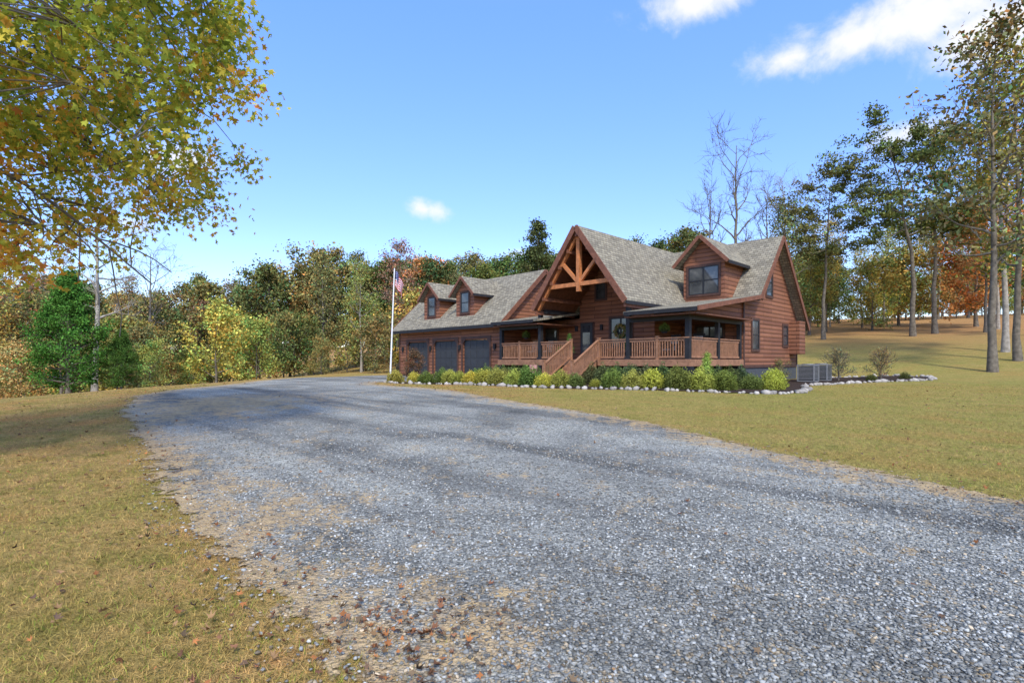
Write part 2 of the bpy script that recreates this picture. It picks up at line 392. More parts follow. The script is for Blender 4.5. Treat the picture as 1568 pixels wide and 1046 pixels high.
def star_leaves(name,P,size,nrm_up,cols,obj=None,curlk=.3):
    n=len(P)
    ang=np.deg2rad([90,66,38,12,-25,-70,-110,-155,168,142,114]); rad=np.array([1,.48,.92,.42,.72,.3,.3,.72,.42,.92,.48])
    k=len(ang)
    if nrm_up: nr=np.stack([R.normal(0,.4,n),R.normal(0,.4,n),np.ones(n)],-1)
    else: nr=np.stack([R.normal(0,.6,n),R.normal(0,.6,n),R.normal(.3,.6,n)],-1)
    nr/=np.linalg.norm(nr,axis=1,keepdims=True)
    t=R.normal(0,1,(n,3)); t-=nr*(t*nr).sum(1,keepdims=True); t/=np.linalg.norm(t,axis=1,keepdims=True); b=np.cross(nr,t)
    lx=(np.cos(ang)*rad)[None,:,None]; ly=(np.sin(ang)*rad)[None,:,None]
    curl=(rad**2)[None,:,None]*R.normal(-.15 if not nrm_up else .25,curlk,(n,1,1))+R.normal(0,.12,(n,k,1))
    ring=P[:,None]+size[:,None,None]*(lx*t[:,None]+ly*b[:,None]+curl*nr[:,None])
    V=np.concatenate([P[:,None],ring],1).reshape(-1,3)
    f=np.array([(0,i+1,(i+1)%k+1) for i in range(k)])
    F=(f[None]+(k+1)*np.arange(n)[:,None,None]).reshape(-1,3)
    return V,F,np.repeat(cols,k+1,0)
pal=np.array([(.32,.15,.075),(.25,.11,.055),(.38,.22,.10),(.20,.12,.075),(.46,.18,.06),(.31,.21,.12)])
X,Y=near_points(6500,2.2,26,1.35,1.2); s=sdf(X,Y,drive)
k=((s<.1)&(R.uniform(0,1,len(X))<.28))|((abs(s+.1)<.5)&(R.uniform(0,1,len(X))<.8))|(R.uniform(0,1,len(X))<.03)
k&=~in_bed(X,Y)&~((X>0)&(s<0)&(R.uniform(0,1,len(X))<.5)); X,Y=X[k],Y[k]
X=np.concatenate([X,R.normal(-.62,.25,140),R.normal(-.15,.25,45)]);Y=np.concatenate([Y,R.normal(3.05,.22,140),R.normal(2.5,.12,45)])
P=np.stack([X,Y,terr(X,Y)+.03+R.uniform(0,.018,len(X))],-1)
sz=R.uniform(.015,.036,len(X))*(1+.025*Y)
V,F,cl=star_leaves('',P,sz,True,pal[R.integers(0,6,len(X))]*R.uniform(.4,1.1,(len(X),1)),curlk=.55)
add('fallen_leaves',mesh_np('fallen_leaves',V,F,[M_litter],col=cl))

# ---------------------------------------------------------------- tree generator
def tube(Vs,Fs,pts,rad,sides):
    pts=np.asarray(pts,float); n=len(pts); o=sum(len(v) for v in Vs)
    d=np.gradient(pts,axis=0); d/=np.linalg.norm(d,axis=1,keepdims=True)+1e-9
    ref=np.array([.31,.95,.05]) if abs(d[0,2])>.6 else np.array([0,0,1.])
    a=np.cross(d,ref); a/=np.linalg.norm(a,axis=1,keepdims=True)+1e-9; b=np.cross(d,a)
    th=np.arange(sides)*2*np.pi/sides
    ring=pts[:,None]+np.asarray(rad)[:,None,None]*(np.cos(th)[None,:,None]*a[:,None]+np.sin(th)[None,:,None]*b[:,None])
    Vs.append(ring.reshape(-1,3))
    i=np.arange(n-1)[:,None]*sides; j=np.arange(sides)[None]; j2=(j+1)%sides
    Fs.append((np.stack([i+j,i+j2,i+j2+sides,i+j+sides],-1).reshape(-1,4)+o))
def wander(rng,p,d,length,n,wob,up):
    pts=[np.array(p,float)]; d=np.array(d,float); d/=np.linalg.norm(d)
    for i in range(n):
        d=d+rng.normal(0,wob,3)+np.array([0,0,up]); d/=np.linalg.norm(d)
        pts.append(pts[-1]+d*length/n)
    return pts
def skeleton(seed,H,r0,cb,spread,nl,nsub,prof,elev=(.1,.7),lean=(0,0),wob=.05,up=.08,twigs=0,limb_r=.3,droop=0,topl=.95,kink=.02):
    rng=np.random.default_rng(seed); Vs=[];Fs=[];tips=[]
    n=12; tp=[np.zeros(3)+np.array([0,0,-.3])]
    off=np.zeros(2)
    for i in range(1,n+1):
        off=off+rng.normal(0,kink*H/6,2)+np.array(lean)*H/n*(.4+1.2*i/n)
        tp.append(np.array([off[0],off[1],H*topl*i/n]))
    tp=np.array(tp); tr=r0*(1-.9*np.linspace(0,1,n+1)**.9); tr[0]*=1.35
    tube(Vs,Fs,tp,tr,8)
    for i in range(nl):
        f=(i+rng.uniform(0,1))/nl; hf=cb+(1-cb)*f*.97
        q=hf*n; k=min(int(q),n-1); p=tp[k]*(1-(q-k))+tp[k+1]*(q-k); rr=r0*(1-.9*hf**.9)
        az=i*2.4+rng.normal(0,.5); el=elev[0]+(elev[1]-elev[0])*f+rng.normal(0,.15)
        ln=spread*prof(f)*rng.uniform(.75,1.2)
        d=(math.cos(az)*math.cos(el),math.sin(az)*math.cos(el),math.sin(el))
        lp=wander(rng,p,d,ln,6,wob*2,up-droop); lr=np.linspace(max(rr*limb_r*2,.02),.012,7)
        lr=np.minimum(lr,rr*.75+.01)
        tube(Vs,Fs,lp,lr,5); tips.append(lp[-1])
        for j in range(nsub):
            t=rng.uniform(.3,1); q=t*6; k=min(int(q),5); sp=lp[k]*(1-(q-k))+lp[k+1]*(q-k)
            dd=(lp[k+1]-lp[k]); dd/=np.linalg.norm(dd); dd=dd+rng.normal(0,.7,3)+np.array([0,0,.15])
            sl=ln*rng.uniform(.25,.5)
            sb=wander(rng,sp,dd,sl,4,wob*3,up*.7-droop); tube(Vs,Fs,sb,np.linspace(lr[k]*.5+.004,.008,5),4); tips.append(sb[-1]); tips.append(sb[2])
            for w in range(twigs):
                q=rng.integers(1,5); dd=rng.normal(0,.6,3)+(sb[q]-sb[q-1])/np.linalg.norm(sb[q]-sb[q-1])+np.array([0,0,.2])
                tw=wander(rng,sb[q],dd,sl*rng.uniform(.3,.7),3,.1,.05); tube(Vs,Fs,tw,[.014,.011,.008,.005],3)
    return Vs,Fs,np.array(tips)
def leaves_quads(rng,tips,n,size,sig,flat=.8,huevar=.15,bot=.0):
    m=len(tips); w=rng.uniform(.3,1.6,m); w/=w.sum(); ci=rng.choice(m,n,p=w)
    csig=(sig*rng.uniform(.6,1.3,m))[ci][:,None]
    P=tips[ci]+rng.normal(0,1,(n,3))*csig*np.array([1,1,flat])
    a=rng.normal(0,1,(n,3)); a/=np.linalg.norm(a,axis=1,keepdims=True)
    b=np.cross(a,rng.normal(0,1,(n,3))); b/=np.linalg.norm(b,axis=1,keepdims=True)
    s=size*rng.uniform(.55,1.35,(n,1))
    V=np.stack([P+a*s,P+b*s*.6,P-a*s,P-b*s*.6],1).reshape(-1,3)
    F=np.arange(4*n).reshape(-1,4)
    cb=(rng.uniform(.65,1.3,m))[ci]*rng.uniform(.55,1.4,n)
    hv=(rng.normal(0,huevar,m))[ci]+rng.normal(0,huevar*.6,n)
    col=np.stack([cb*(1+hv),cb*(1-.25*hv),cb*(1-.5*hv)],-1).clip(.05,3)
    return V,F,np.repeat(col,4,0)
def build_tree(name,sk,nleaf,lsize,sig,bark,seed,flat=.8,hv=.18,lm=None):
    rng=np.random.default_rng(seed+99); Vs,Fs,tips=sk
    TV=np.concatenate(Vs);TF=np.concatenate(Fs); mi=np.zeros(len(TF),int); col=np.ones((len(TV),3))
    if nleaf:
        V,F,c=leaves_quads(rng,tips,nleaf,lsize,sig,flat,hv)
        F=F+len(TV); TV=np.concatenate([TV,V]);TF=np.concatenate([TF,F]);mi=np.concatenate([mi,np.ones(len(F),int)]);col=np.concatenate([col,c])
    return mesh_np(name,TV,TF,[bark,lm or M_leaff],mi,col)
oval=lambda f:(math.sin(math.pi*(.16+.78*f)))**.6
cone=lambda f:max(.08,1-f)**.9
vase=lambda f:.35+.65*f if f<.7 else 1.0-(f-.7)*1.6
broad=[build_tree('broadleaf%d'%i,skeleton(10+i,15,.24,.16+.05*(i%3),4.3,24,5,oval,wob=.06),8500,.18,.56,M_bark,i) for i in range(4)]
sparse=[build_tree('sparse%d'%i,skeleton(30+i,18,.2,.3,3.4,22,5,oval,elev=(.3,.9),wob=.07,twigs=2),3800,.13,.5,M_barkl if i%2 else M_bark,i) for i in range(3)]
bare=[build_tree('bare%d'%i,skeleton(40+i,18,.24,.3,5.2,16,7,vase,elev=(.5,1.0),wob=.08,twigs=6,limb_r=.35),0,.1,.5,M_barkl if i==0 else M_bark,i) for i in range(3)]
under=[build_tree('under%d'%i,skeleton(50+i,5,.08,.08,2.2,18,4,oval,elev=(.2,.9)),5000,.095,.34,M_bark,i) for i in range(3)]
cedar=build_tree('cedar',skeleton(61,7.0,.14,.08,2.15,90,4,lambda f:max(.05,(1-f))**.75*(.55+.45*min(1,f*5)),elev=(.25,.5),wob=.03,up=.02,kink=.004,topl=1.0),34000,.055,.17,M_bark,3,hv=.05)
pinet=[build_tree('pine%d'%i,skeleton(70+i,20,.26,.5,4.9,18,6,lambda f:.55+.6*math.sin(math.pi*f),elev=(-.15,.35),lean=(-.16 if i==0 else -.05,0),wob=.09,up=.05,twigs=2,kink=.04),13000,.13,.42,M_bark,i,flat=.4,hv=.08) for i in range(2)]
backpine=build_tree('loblolly',skeleton(75,18,.22,.45,3.2,26,4,cone,elev=(0,.5),wob=.05),5500,.15,.4,M_bark,8,flat=.5,hv=.05)

G=dict(green=(.15,.175,.05),dgreen=(.09,.125,.037),olive=(.25,.22,.075),gold=(.46,.34,.09),yell=(.58,.49,.10),orange=(.56,.28,.09),rust=(.36,.19,.085),brown=(.29,.19,.10),ygreen=(.33,.335,.08))
def put(name,me,x,y,s=1,color='green',parent=None,sz=None):
    c=G[color] if isinstance(color,str) else color
    j=R.uniform(.88,1.12,3); c=tuple(float(v) for v in np.array(c)*j)
    return add(name,me,(x,y,T(x,y)-.05),float(R.uniform(0,6.28)),(s,s,s*(sz or 1)),parent,c)
def wpick(d):
    k=list(d); p=np.array([d[a] for a in k],float); return k[R.choice(len(k),p=p/p.sum())]
mass=empty('distant_tree_line')
palL=dict(green=6,olive=7,gold=1.6,rust=.8,brown=2.5,dgreen=3,ygreen=2.5,orange=.4)
def band(n,ratio,yr,meshes,sc,palette,avoid=None):
    for i in range(n):
        y=R.uniform(*yr); r=ratio[0]+(ratio[1]-ratio[0])*(i+R.uniform(0,1))/n; x=r*y
        put('tree_in_line',meshes[R.integers(0,len(meshes))],x,y,R.uniform(*sc),wpick(palette),mass)
band(32,(-1.4,-.12),(64,82),broad,(.66,.95),palL)
band(20,(-1.4,-.12),(84,108),broad,(.9,1.15),palL)
band(14,(-1.3,-.2),(50,70),sparse,(.6,.85),dict(olive=2,brown=2,green=1))
band(38,(-1.3,-.16),(46,64),under,(.6,1.35),dict(green=3,ygreen=4,gold=1.5,yell=2,olive=3))
band(26,(-.25,.35),(62,88),broad,(.68,.9),dict(green=5,olive=3,dgreen=3,ygreen=1))
band(14,(.25,.62),(66,90),broad,(.5,.72),dict(green=3,olive=3,gold=1))
palR=dict(orange=1.5,gold=3,yell=2.5,ygreen=6,olive=4,green=2)
band(14,(.52,1.4),(76,96),broad,(.48,.72),palR)
band(10,(.5,1.3),(96,120),broad,(.6,.75),palR)
band(18,(.5,1.3),(58,80),sparse,(.5,.9),palR)
band(30,(.55,1.4),(66,80),under,(.6,1.3),palR)
for i in range(30):
    a=R.uniform(0,6.283); d=R.uniform(130,180); x,y=d*math.cos(a),d*math.sin(a)+10
    put('tree_in_line',broad[i%4],x,y,R.uniform(1,1.5),wpick(palL),mass)

put('cedar_tree',cedar,-24.2,28.5,.98,(.08,.175,.033)); put('cedar_tree',cedar,-22.3,29.8,.5,(.09,.16,.035))
put('bare_tree',bare[0],-32,40,.98,'brown'); put('bare_tree',bare[1],-43,50,.85,'brown'); put('bare_tree',bare[2],-36,52,.85,'brown')
put('oak_tree',broad[0],-33,68,.98,'olive'); put('oak_tree',broad[1],-23.8,66,1.04,'olive'); put('oak_tree',broad[2],-43,62,.78,'olive')
put('oak_tree',broad[3],-52,62,.9,'green'); put('oak_tree',broad[1],-58,66,1.0,'brown'); put('oak_tree',broad[0],-16,66,.86,'green')
put('autumn_tree',sparse[0],-45,45,.75,'gold'); put('autumn_tree',sparse[1],-50,52,.9,'rust'); put('autumn_tree',sparse[2],-38,44,.6,'olive')
put('autumn_tree',broad[2],-46,48,.62,(.36,.25,.10)); put('autumn_tree',broad[1],-38,50,.55,'olive')
put('yellow_tree',under[0],-21.5,38,1.05,(.54,.48,.09)); put('yellow_tree',under[1],-22.5,46,.95,'ygreen'); put('yellow_tree',under[2],-24,46,.6,'yell')
put('young_tree',under[1],-21.5,31,.5,'ygreen'); put('young_tree',under[2],-25,35,.75,'olive'); put('young_tree',under[0],-32,34,.75,(.42,.28,.10)); put('young_tree',under[2],-36,36,.9,'gold')
put('sapling_tree',sparse[1],-15,52,.62,'ygreen')
put('pine_tree',backpine,3.2,62,.92,'dgreen')
put('bare_tree',bare[1],19.5,46,1.08,'brown'); put('bare_tree',bare[2],18.8,50,.9,'brown'); put('bare_tree',bare[0],28,54,.9,'brown'); put('bare_tree',bare[2],25.5,52,.85,'brown')
put('oak_tree',broad[3],19.5,58,.8,'green'); put('oak_tree',sparse[0],27.5,52,.8,'olive')
def put_fixed(name,me,x,y,s,color,rz=0):
    return add(name,me,(x,y,T(x,y)-.05),rz,s,None,G[color])
put_fixed('pine_tree',pinet[0],37.6,49,.98,'green'); put_fixed('pine_tree',pinet[1],40.5,50,.93,'green',.6)
put('pine_tree',pinet[1],31,52,.8,'green')
put('tall_autumn_tree',sparse[2],27.6,30,1.12,'olive'); put('tall_autumn_tree',sparse[0],31.5,32.5,1.1,'ygreen'); put('tall_autumn_tree',sparse[1],34,36,1.05,'green')
put('tall_autumn_tree',sparse[1],43,43,.95,'orange')
put('orange_tree',broad[0],48,54,.8,'orange'); put('orange_tree',sparse[1],46.5,50,.8,'orange'); put('orange_tree',sparse[2],43.5,48,.72,'orange')
put('yellow_tree',sparse[0],36,60,.72,'yell'); put('yellow_tree',broad[3],33,58,.62,'ygreen'); put('autumn_tree',under[0],46,60,1.6,'gold'); put('autumn_tree',under[1],40,58,1.4,'gold')

# foreground sweetgum, trunk just outside the frame to the left
Vs,Fs,tips=skeleton(5,12.5,.26,.42,3.9,30,9,lambda f:(math.sin(math.pi*(.34+.58*f)))**.7,elev=(.05,.75),wob=.06,up=.02,limb_r=.14)
rng=np.random.default_rng(3)
def in_crown(p):   # lopsided crown: lifted on the drive side
    return p[0]+.5*p[1]<5.55 and p[2]>3.0+.72*max(0,p[0]+.35*p[1]-2.6)
tips=np.array([t for t in tips if t[2]>3.6 and in_crown(t)])
cl=[]
while len(cl)<520:
    d=rng.normal(0,1,3); d/=np.linalg.norm(d); q=rng.uniform(.25,1)**.6
    lump=1+.12*math.sin(d[0]*8+d[2]*6)+.10*math.sin(d[1]*9+1)
    p=d*q*lump*np.array([5.6,4.8,4.6])+np.array([0,0,7.4])
    if p[0]<-1.0 or not in_crown(p): continue
    cl.append(p)
cl=np.array(cl)
allt=tips.copy()
for p in cl:
    dd=np.linalg.norm(allt-p,axis=1); j=int(np.argmin(dd)); a=allt[j]
    mid=(a+p)/2+rng.normal(0,.08,3)+np.array([0,0,.08]); tube(Vs,Fs,[a,mid,p],[.013,.009,.005],4)
cent=np.concatenate([tips[tips[:,0]>-2],cl,cl]); n=50000; m=len(cent); w=rng.uniform(.05,1.5,m); ci=rng.choice(m,n,p=w/w.sum())
P=cent[ci]+rng.normal(0,.22,(n,3))*rng.uniform(.6,1.3,m)[ci][:,None]; P[:,2]-=.1
base=np.array([(.25,.33,.055),(.48,.49,.07),(.36,.42,.06),(.68,.55,.08),(.78,.43,.07),(.74,.28,.06)])
low=np.clip((6.2-P[:,2])/3.2,0,1); cw=rng.uniform(0,1,m)[ci]*.5+rng.uniform(0,1,n)*.42+low*.24
idx=np.digitize(cw,[.2,.38,.56,.74,.90]); order=np.array([0,2,1,3,4,5])[idx]
cols=base[order]*rng.uniform(.7,1.25,(n,1))
V,F,clr=star_leaves('',P,rng.uniform(.05,.095,n),False,cols)
gum=empty('sweetgum_tree',(-9.4,7.6,T(-9.4,7.6)))
add('trunk_and_limbs',mesh_np('gum_wood',np.concatenate(Vs),np.concatenate(Fs),[M_bark]),parent=gum)
add('leaves',mesh_np('gum_leaves',V,F,[M_leaf],col=clr),parent=gum)

# ---------------------------------------------------------------- shrubs
def shrub_mesh(name,seed,n,rx,rz,ls,inner=True,rough=.12):
    rng=np.random.default_rng(seed); d=rng.normal(0,1,(n,3)); d/=np.linalg.norm(d,axis=1,keepdims=True)
    d[:,2]=np.abs(d[:,2])*1.0-.25*(rng.uniform(0,1,n)<.35)
    lump=1+rough*np.sin(d[:,0]*5+seed)*np.sin(d[:,1]*6+1)*1.2+rng.normal(0,.06,n)
    P=d*lump[:,None]*np.array([rx,rx,rz]); P[:,2]+=rz*.12
    P*=rng.uniform(.78,1.02,(n,1))
    a=rng.normal(0,1,(n,3)); a/=np.linalg.norm(a,axis=1,keepdims=True); b=np.cross(a,rng.normal(0,1,(n,3))); b/=np.linalg.norm(b,axis=1,keepdims=True)
    s=ls*rng.uniform(.6,1.3,(n,1))
    V=np.stack([P+a*s,P+b*s*.6,P-a*s,P-b*s*.6],1).reshape(-1,3); F=np.arange(4*n).reshape(-1,4)
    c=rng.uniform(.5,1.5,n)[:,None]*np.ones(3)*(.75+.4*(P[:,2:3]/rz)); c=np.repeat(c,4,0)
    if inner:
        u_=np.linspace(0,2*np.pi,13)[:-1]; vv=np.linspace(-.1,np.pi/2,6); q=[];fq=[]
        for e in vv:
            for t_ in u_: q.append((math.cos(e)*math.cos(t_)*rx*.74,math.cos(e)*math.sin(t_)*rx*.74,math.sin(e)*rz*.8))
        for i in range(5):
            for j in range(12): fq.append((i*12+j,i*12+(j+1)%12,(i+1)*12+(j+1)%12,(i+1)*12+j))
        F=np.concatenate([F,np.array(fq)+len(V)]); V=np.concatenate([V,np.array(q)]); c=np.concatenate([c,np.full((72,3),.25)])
    return mesh_np(name,V,F,[M_leaf],col=c)
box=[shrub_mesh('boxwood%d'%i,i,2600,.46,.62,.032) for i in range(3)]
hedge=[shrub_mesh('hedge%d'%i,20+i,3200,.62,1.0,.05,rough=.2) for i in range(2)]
airy=build_tree('airy_shrub',skeleton(81,1.6,.05,.15,1.0,20,5,oval,elev=(.3,.9),twigs=2),2200,.035,.13,M_bark,5)
arb=build_tree('arborvitae',skeleton(82,1.6,.04,.03,.42,60,3,cone,elev=(.6,1.1)),5200,.022,.06,M_bark,6,hv=.05)
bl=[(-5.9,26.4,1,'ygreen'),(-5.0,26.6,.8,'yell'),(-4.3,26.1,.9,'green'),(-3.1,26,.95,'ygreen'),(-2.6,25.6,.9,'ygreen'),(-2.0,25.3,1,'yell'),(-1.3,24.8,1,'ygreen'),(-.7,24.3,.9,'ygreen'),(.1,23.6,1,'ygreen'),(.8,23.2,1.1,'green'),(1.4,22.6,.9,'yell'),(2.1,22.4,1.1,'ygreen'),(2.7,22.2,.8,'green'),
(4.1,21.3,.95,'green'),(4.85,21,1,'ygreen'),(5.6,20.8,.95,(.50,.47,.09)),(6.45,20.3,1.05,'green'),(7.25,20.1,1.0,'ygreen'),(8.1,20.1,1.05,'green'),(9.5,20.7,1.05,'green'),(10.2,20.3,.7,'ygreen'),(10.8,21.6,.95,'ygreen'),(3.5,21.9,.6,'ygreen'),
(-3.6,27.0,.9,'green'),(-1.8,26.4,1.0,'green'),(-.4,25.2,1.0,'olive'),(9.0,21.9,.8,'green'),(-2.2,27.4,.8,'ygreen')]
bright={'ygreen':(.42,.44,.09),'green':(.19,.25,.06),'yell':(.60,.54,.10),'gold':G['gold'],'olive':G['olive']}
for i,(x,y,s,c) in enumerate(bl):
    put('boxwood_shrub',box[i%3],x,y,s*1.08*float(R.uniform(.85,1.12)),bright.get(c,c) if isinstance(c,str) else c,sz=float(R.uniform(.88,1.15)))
put('japanese_maple',under[0],-5.3,28,.31,(.15,.10,.055))
put('arborvitae_shrub',arb,7.8,20.9,.95,(.30,.38,.08))
for x,y in ((17.5,28),(20.2,28.6)): put('flowering_shrub',airy,x,y,.85,(.26,.22,.09))
put('flowering_shrub',airy,14.8,28.9,.6,'olive')
put('low_shrub',box[0],19.0,27.6,.6,'green'); put('low_shrub',box[1],21.8,29,.6,'green')

# ---------------------------------------------------------------- HOUSE  (local x right along front, y into the house)
H=empty('log_house',(7.46,22,0),math.radians(-46))
def loc2w(x,y):
    c,s=math.cos(math.radians(-46)),math.sin(math.radians(-46)); return 7.46+x*c-y*s,22+x*s+y*c
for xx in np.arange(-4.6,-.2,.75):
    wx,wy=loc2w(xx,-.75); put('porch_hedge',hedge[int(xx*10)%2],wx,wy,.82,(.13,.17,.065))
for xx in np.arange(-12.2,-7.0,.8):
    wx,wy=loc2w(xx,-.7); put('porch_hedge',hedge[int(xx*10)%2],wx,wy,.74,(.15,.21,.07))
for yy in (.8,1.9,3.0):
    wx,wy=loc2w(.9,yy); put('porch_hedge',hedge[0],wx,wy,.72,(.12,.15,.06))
GZ=.5; FZ=1.68
b=B(); b.box(-11.6,-.02,5.52,13.28,-.2,1.3); b.box(-11.7,-3.3,2.85,5.52,-.2,1.3); b.box(-23.4,-12.0,.55,7.4,-.2,.72)
b.box(-11.8,-.25,1.2,2.6,-.2,1.3); b.done('foundation',M_found,H)  # dark block added under the deck to stand in for the shaded void
b=B()
for x in (-.12,-3.07,-8.66,-11.8): b.box(x-.18,x+.18,-.02,.34,.2,1.37)
for y in (2.9,5.2): b.box(-.36,-.0,y-.18,y+.18,.2,1.37)
b.done('porch_piers',M_dark,H)
b=B()
b.prism([(0,5.5,1.3),(0,13.3,1.3),(0,13.3,4.05),(0,9.6,8.2),(0,6.5,4.66),(0,5.5,4.5)],(-.2,0,0))
b.box(-11.6,-11.4,5.5,13.3,1.3,4.3); b.prism([(-11.4,5.5,4.3),(-11.4,13.3,4.3),(-11.4,9.6,8.2)],(-.2,0,0))
b.box(-11.4,-.2,13.1,13.3,1.3,4.0)
b.box(-3.3,-.2,5.5,5.7,1.3,4.55)
b.box(-3.5,-3.3,3.0,5.7,1.3,4.4)
b.prism([(-3.3,2.8,1.3),(-3.3,2.8,4.9),(-5.69,2.8,7.95),(-8.08,2.8,4.9),(-8.08,2.8,4.0),(-12.0,2.8,4.0),(-12.0,2.8,1.3)],(0,.2,0))
b.prism([(-.06,-.1,3.62),(-.06,5.5,3.62),(-.06,5.5,4.48),(-.06,-.1,3.7)],(-.12,0,0))
b.prism([(-3.2,5.6,4.4),(-.95,5.6,4.4),(-.95,5.6,6.85),(-2.08,5.6,7.98),(-3.2,5.6,6.85)],(0,.15,0))
b.box(-1.1,-.96,5.75,8.6,4.6,6.9); b.box(-3.2,-3.06,5.75,8.6,4.6,6.9)
b.box(-23.4,-12.0,.5,.7,2.95,3.95)
for a,c in ((-12.0,-13.2),(-15.8,-16.4),(-19.0,-19.7),(-22.3,-23.4)): b.box(c,a,.5,.7,.6,2.95)
b.prism([(-12.0,.7,.6),(-12.0,7.3,.6),(-12.0,7.3,4.0),(-12.0,3.9,7.2),(-12.0,.7,4.2)],(-.2,0,0))
b.prism([(-23.2,.7,.6),(-23.2,7.3,.6),(-23.2,7.3,4.0),(-23.2,3.9,7.2),(-23.2,.7,4.2)],(-.2,0,0))
for cx in (-15.9,-19.6):
    b.prism([(cx-.92,.75,4.2),(cx+.92,.75,4.2),(cx+.92,.75,6.05),(cx,.75,6.95),(cx-.92,.75,6.05)],(0,.12,0))
    b.box(cx+.8,cx+.92,.87,3.2,4.4,6.1); b.box(cx-.92,cx-.8,.87,3.2,4.4,6.1)
b.done('log_walls',M_side,H)
B().box(0,.55,12.0,13.0,2.0,3.9).done('utility_bump_out',M_side,H)
def slab(pts,th,bb): bb.prism(pts,(0,0,-th))
b=B()
slab([(-11.9,9.6,8.4),(.5,9.6,8.4),(.5,6.45,4.85),(-11.9,6.45,4.85)],.2,b)
slab([(-11.9,9.6,8.402),(.5,9.6,8.402),(.5,13.85,3.6),(-11.9,13.85,3.6)],.2,b)
slab([(-23.8,3.9,7.42),(-11.7,3.9,7.42),(-11.7,0.0,3.84),(-23.8,0.0,3.84)],.18,b)
slab([(-23.8,3.9,7.422),(-11.7,3.9,7.422),(-11.7,7.8,3.84),(-23.8,7.8,3.84)],.18,b)
b.done('main_roof',M_rx,H)
b=B()
slab([(-5.69,-.55,8.3),(-5.69,9.5,8.3),(-2.81,7.0,4.42),(-2.81,-.55,4.42)],.16,b)
slab([(-5.69,-.55,8.302),(-5.69,9.5,8.302),(-8.57,7.0,4.42),(-8.57,-.55,4.42)],.16,b)
slab([(-2.08,5.15,8.15),(-2.08,9.3,8.15),(-.6,8.0,6.68),(-.6,5.15,6.68)],.12,b)
slab([(-2.08,5.15,8.152),(-2.08,9.3,8.152),(-3.56,8.0,6.68),(-3.56,5.15,6.68)],.12,b)
for cx in (-15.9,-19.6):
    slab([(cx,.4,7.08),(cx,3.7,7.08),(cx+1.22,2.9,5.88),(cx+1.22,.4,5.88)],.1,b)
    slab([(cx,.4,7.082),(cx,3.7,7.082),(cx-1.22,2.9,5.88),(cx-1.22,.4,5.88)],.1,b)
b.done('cross_gable_roofs',M_ry,H)
b=B()
slab([(-2.95,6.6,4.93),(.62,6.6,4.93),(.62,-.5,3.84),(-2.95,-.5,3.84)],.12,b)
slab([(-11.98,6.6,4.93),(-8.3,6.6,4.93),(-8.3,-.5,3.84),(-11.98,-.5,3.84)],.12,b)
b.done('porch_roof',M_rf,H)
b=B()
def barge(p,q,w=.05,h=.26): b.beam(p,q,w,h)
barge((.53,9.62,8.28),(.53,6.45,4.71)); barge((.53,9.6,8.28),(.53,13.87,3.46))
barge((.65,6.55,4.84),(.65,-.52,3.76),.05,.2)
barge((-11.67,3.9,7.3),(-11.67,-.02,3.72)); barge((-11.67,3.9,7.3),(-11.67,7.8,3.72)); barge((-23.83,3.9,7.3),(-23.83,0,3.72))
barge((-5.66,-.58,8.2),(-2.79,-.58,4.32),.05,.28); barge((-5.72,-.58,8.2),(-8.6,-.58,4.32),.05,.28)
barge((-2.06,5.12,8.07),(-.58,5.12,6.60),.05,.18); barge((-2.10,5.12,8.07),(-3.58,5.12,6.60),.05,.18)
for cx in (-15.9,-19.6):
    barge((cx+.01,.37,7.0),(cx+1.24,.37,5.81),.05,.15); barge((cx-.01,.37,7.0),(cx-1.24,.37,5.81),.05,.15)
b.done('barge_boards',M_trim,H)
b=B()
b.box(-2.9,.6,-.53,-.5,3.66,3.82); b.box(-11.98,-8.6,-.53,-.5,3.66,3.82); b.box(-23.8,-12.02,-.035,0.0,3.6,3.8)
b.box(-2.79,-2.76,-.5,6,4.2,4.36); b.box(-.585,-.56,5.2,7.8,6.5,6.66)
for cx in (-15.9,-19.6): b.box(cx+1.225,cx+1.25,.4,2.7,5.72,5.86)
b.beam((-11.9,-.45,3.7),(-11.9,.38,3.5),.07,.07); b.box(-11.94,-11.87,.36,.44,.6,3.5)
b.done('gutters',M_dark,H)
b=B(); b.box(-2.95,.5,-.4,5.45,3.56,3.62); b.box(-11.9,-8.3,-.4,2.75,3.56,3.62); b.done('porch_ceiling',M_ceil,H)
b=B()
for side in (-1,1):
    cx=-5.69; b.prism([(cx,-.5,8.1),(cx,2.8,8.1),(cx+side*2.8,2.8,4.33),(cx+side*2.8,-.5,4.33)],(0,0,-.03))
b.done('portico_ceiling',M_ceil,H)
b=B()
for side in (-1,1):
    for k in (.22,.42,.62,.82,1.0):
        xx=-5.69+side*2.78*k; zz=8.05-3.76*k
        b.beam((xx,-.45,zz-.12),(xx,2.75,zz-.12),.1,.18)
b.beam((-5.69,-.5,7.88),(-5.69,2.78,7.88),.14,.25)
b.done('portico_purlins',M_trim,H)
b=B()
def truss(y):
    cx=-5.69
    b.beam((cx-2.0,y,5.42),(cx+2.0,y,5.42),.16,.2)
    b.box(cx-.1,cx+.1,y-.11,y+.11,5.05,7.9)
    b.beam((cx-.08,y,5.55),(cx-1.12,y,6.62),.14,.16); b.beam((cx+.08,y,5.55),(cx+1.12,y,6.62),.14,.16)
    b.beam((cx,y,8.02),(cx-2.75,y,4.32),.15,.2); b.beam((cx,y+.004,8.02),(cx+2.75,y+.004,4.32),.15,.2)
truss(-.25)
b.done('gable_truss',M_truss,H)
b=B()
for x,top in ((-.12,3.56),(-3.07,4.5),(-8.66,4.5),(-11.75,3.56)): b.box(x-.1,x+.1,.05,.25,FZ,top)
for x in (-3.07,-8.66): b.box(x-.15,x+.15,0,.3,FZ,FZ+.12); b.box(x-.15,x+.15,0,.3,4.3,4.42)
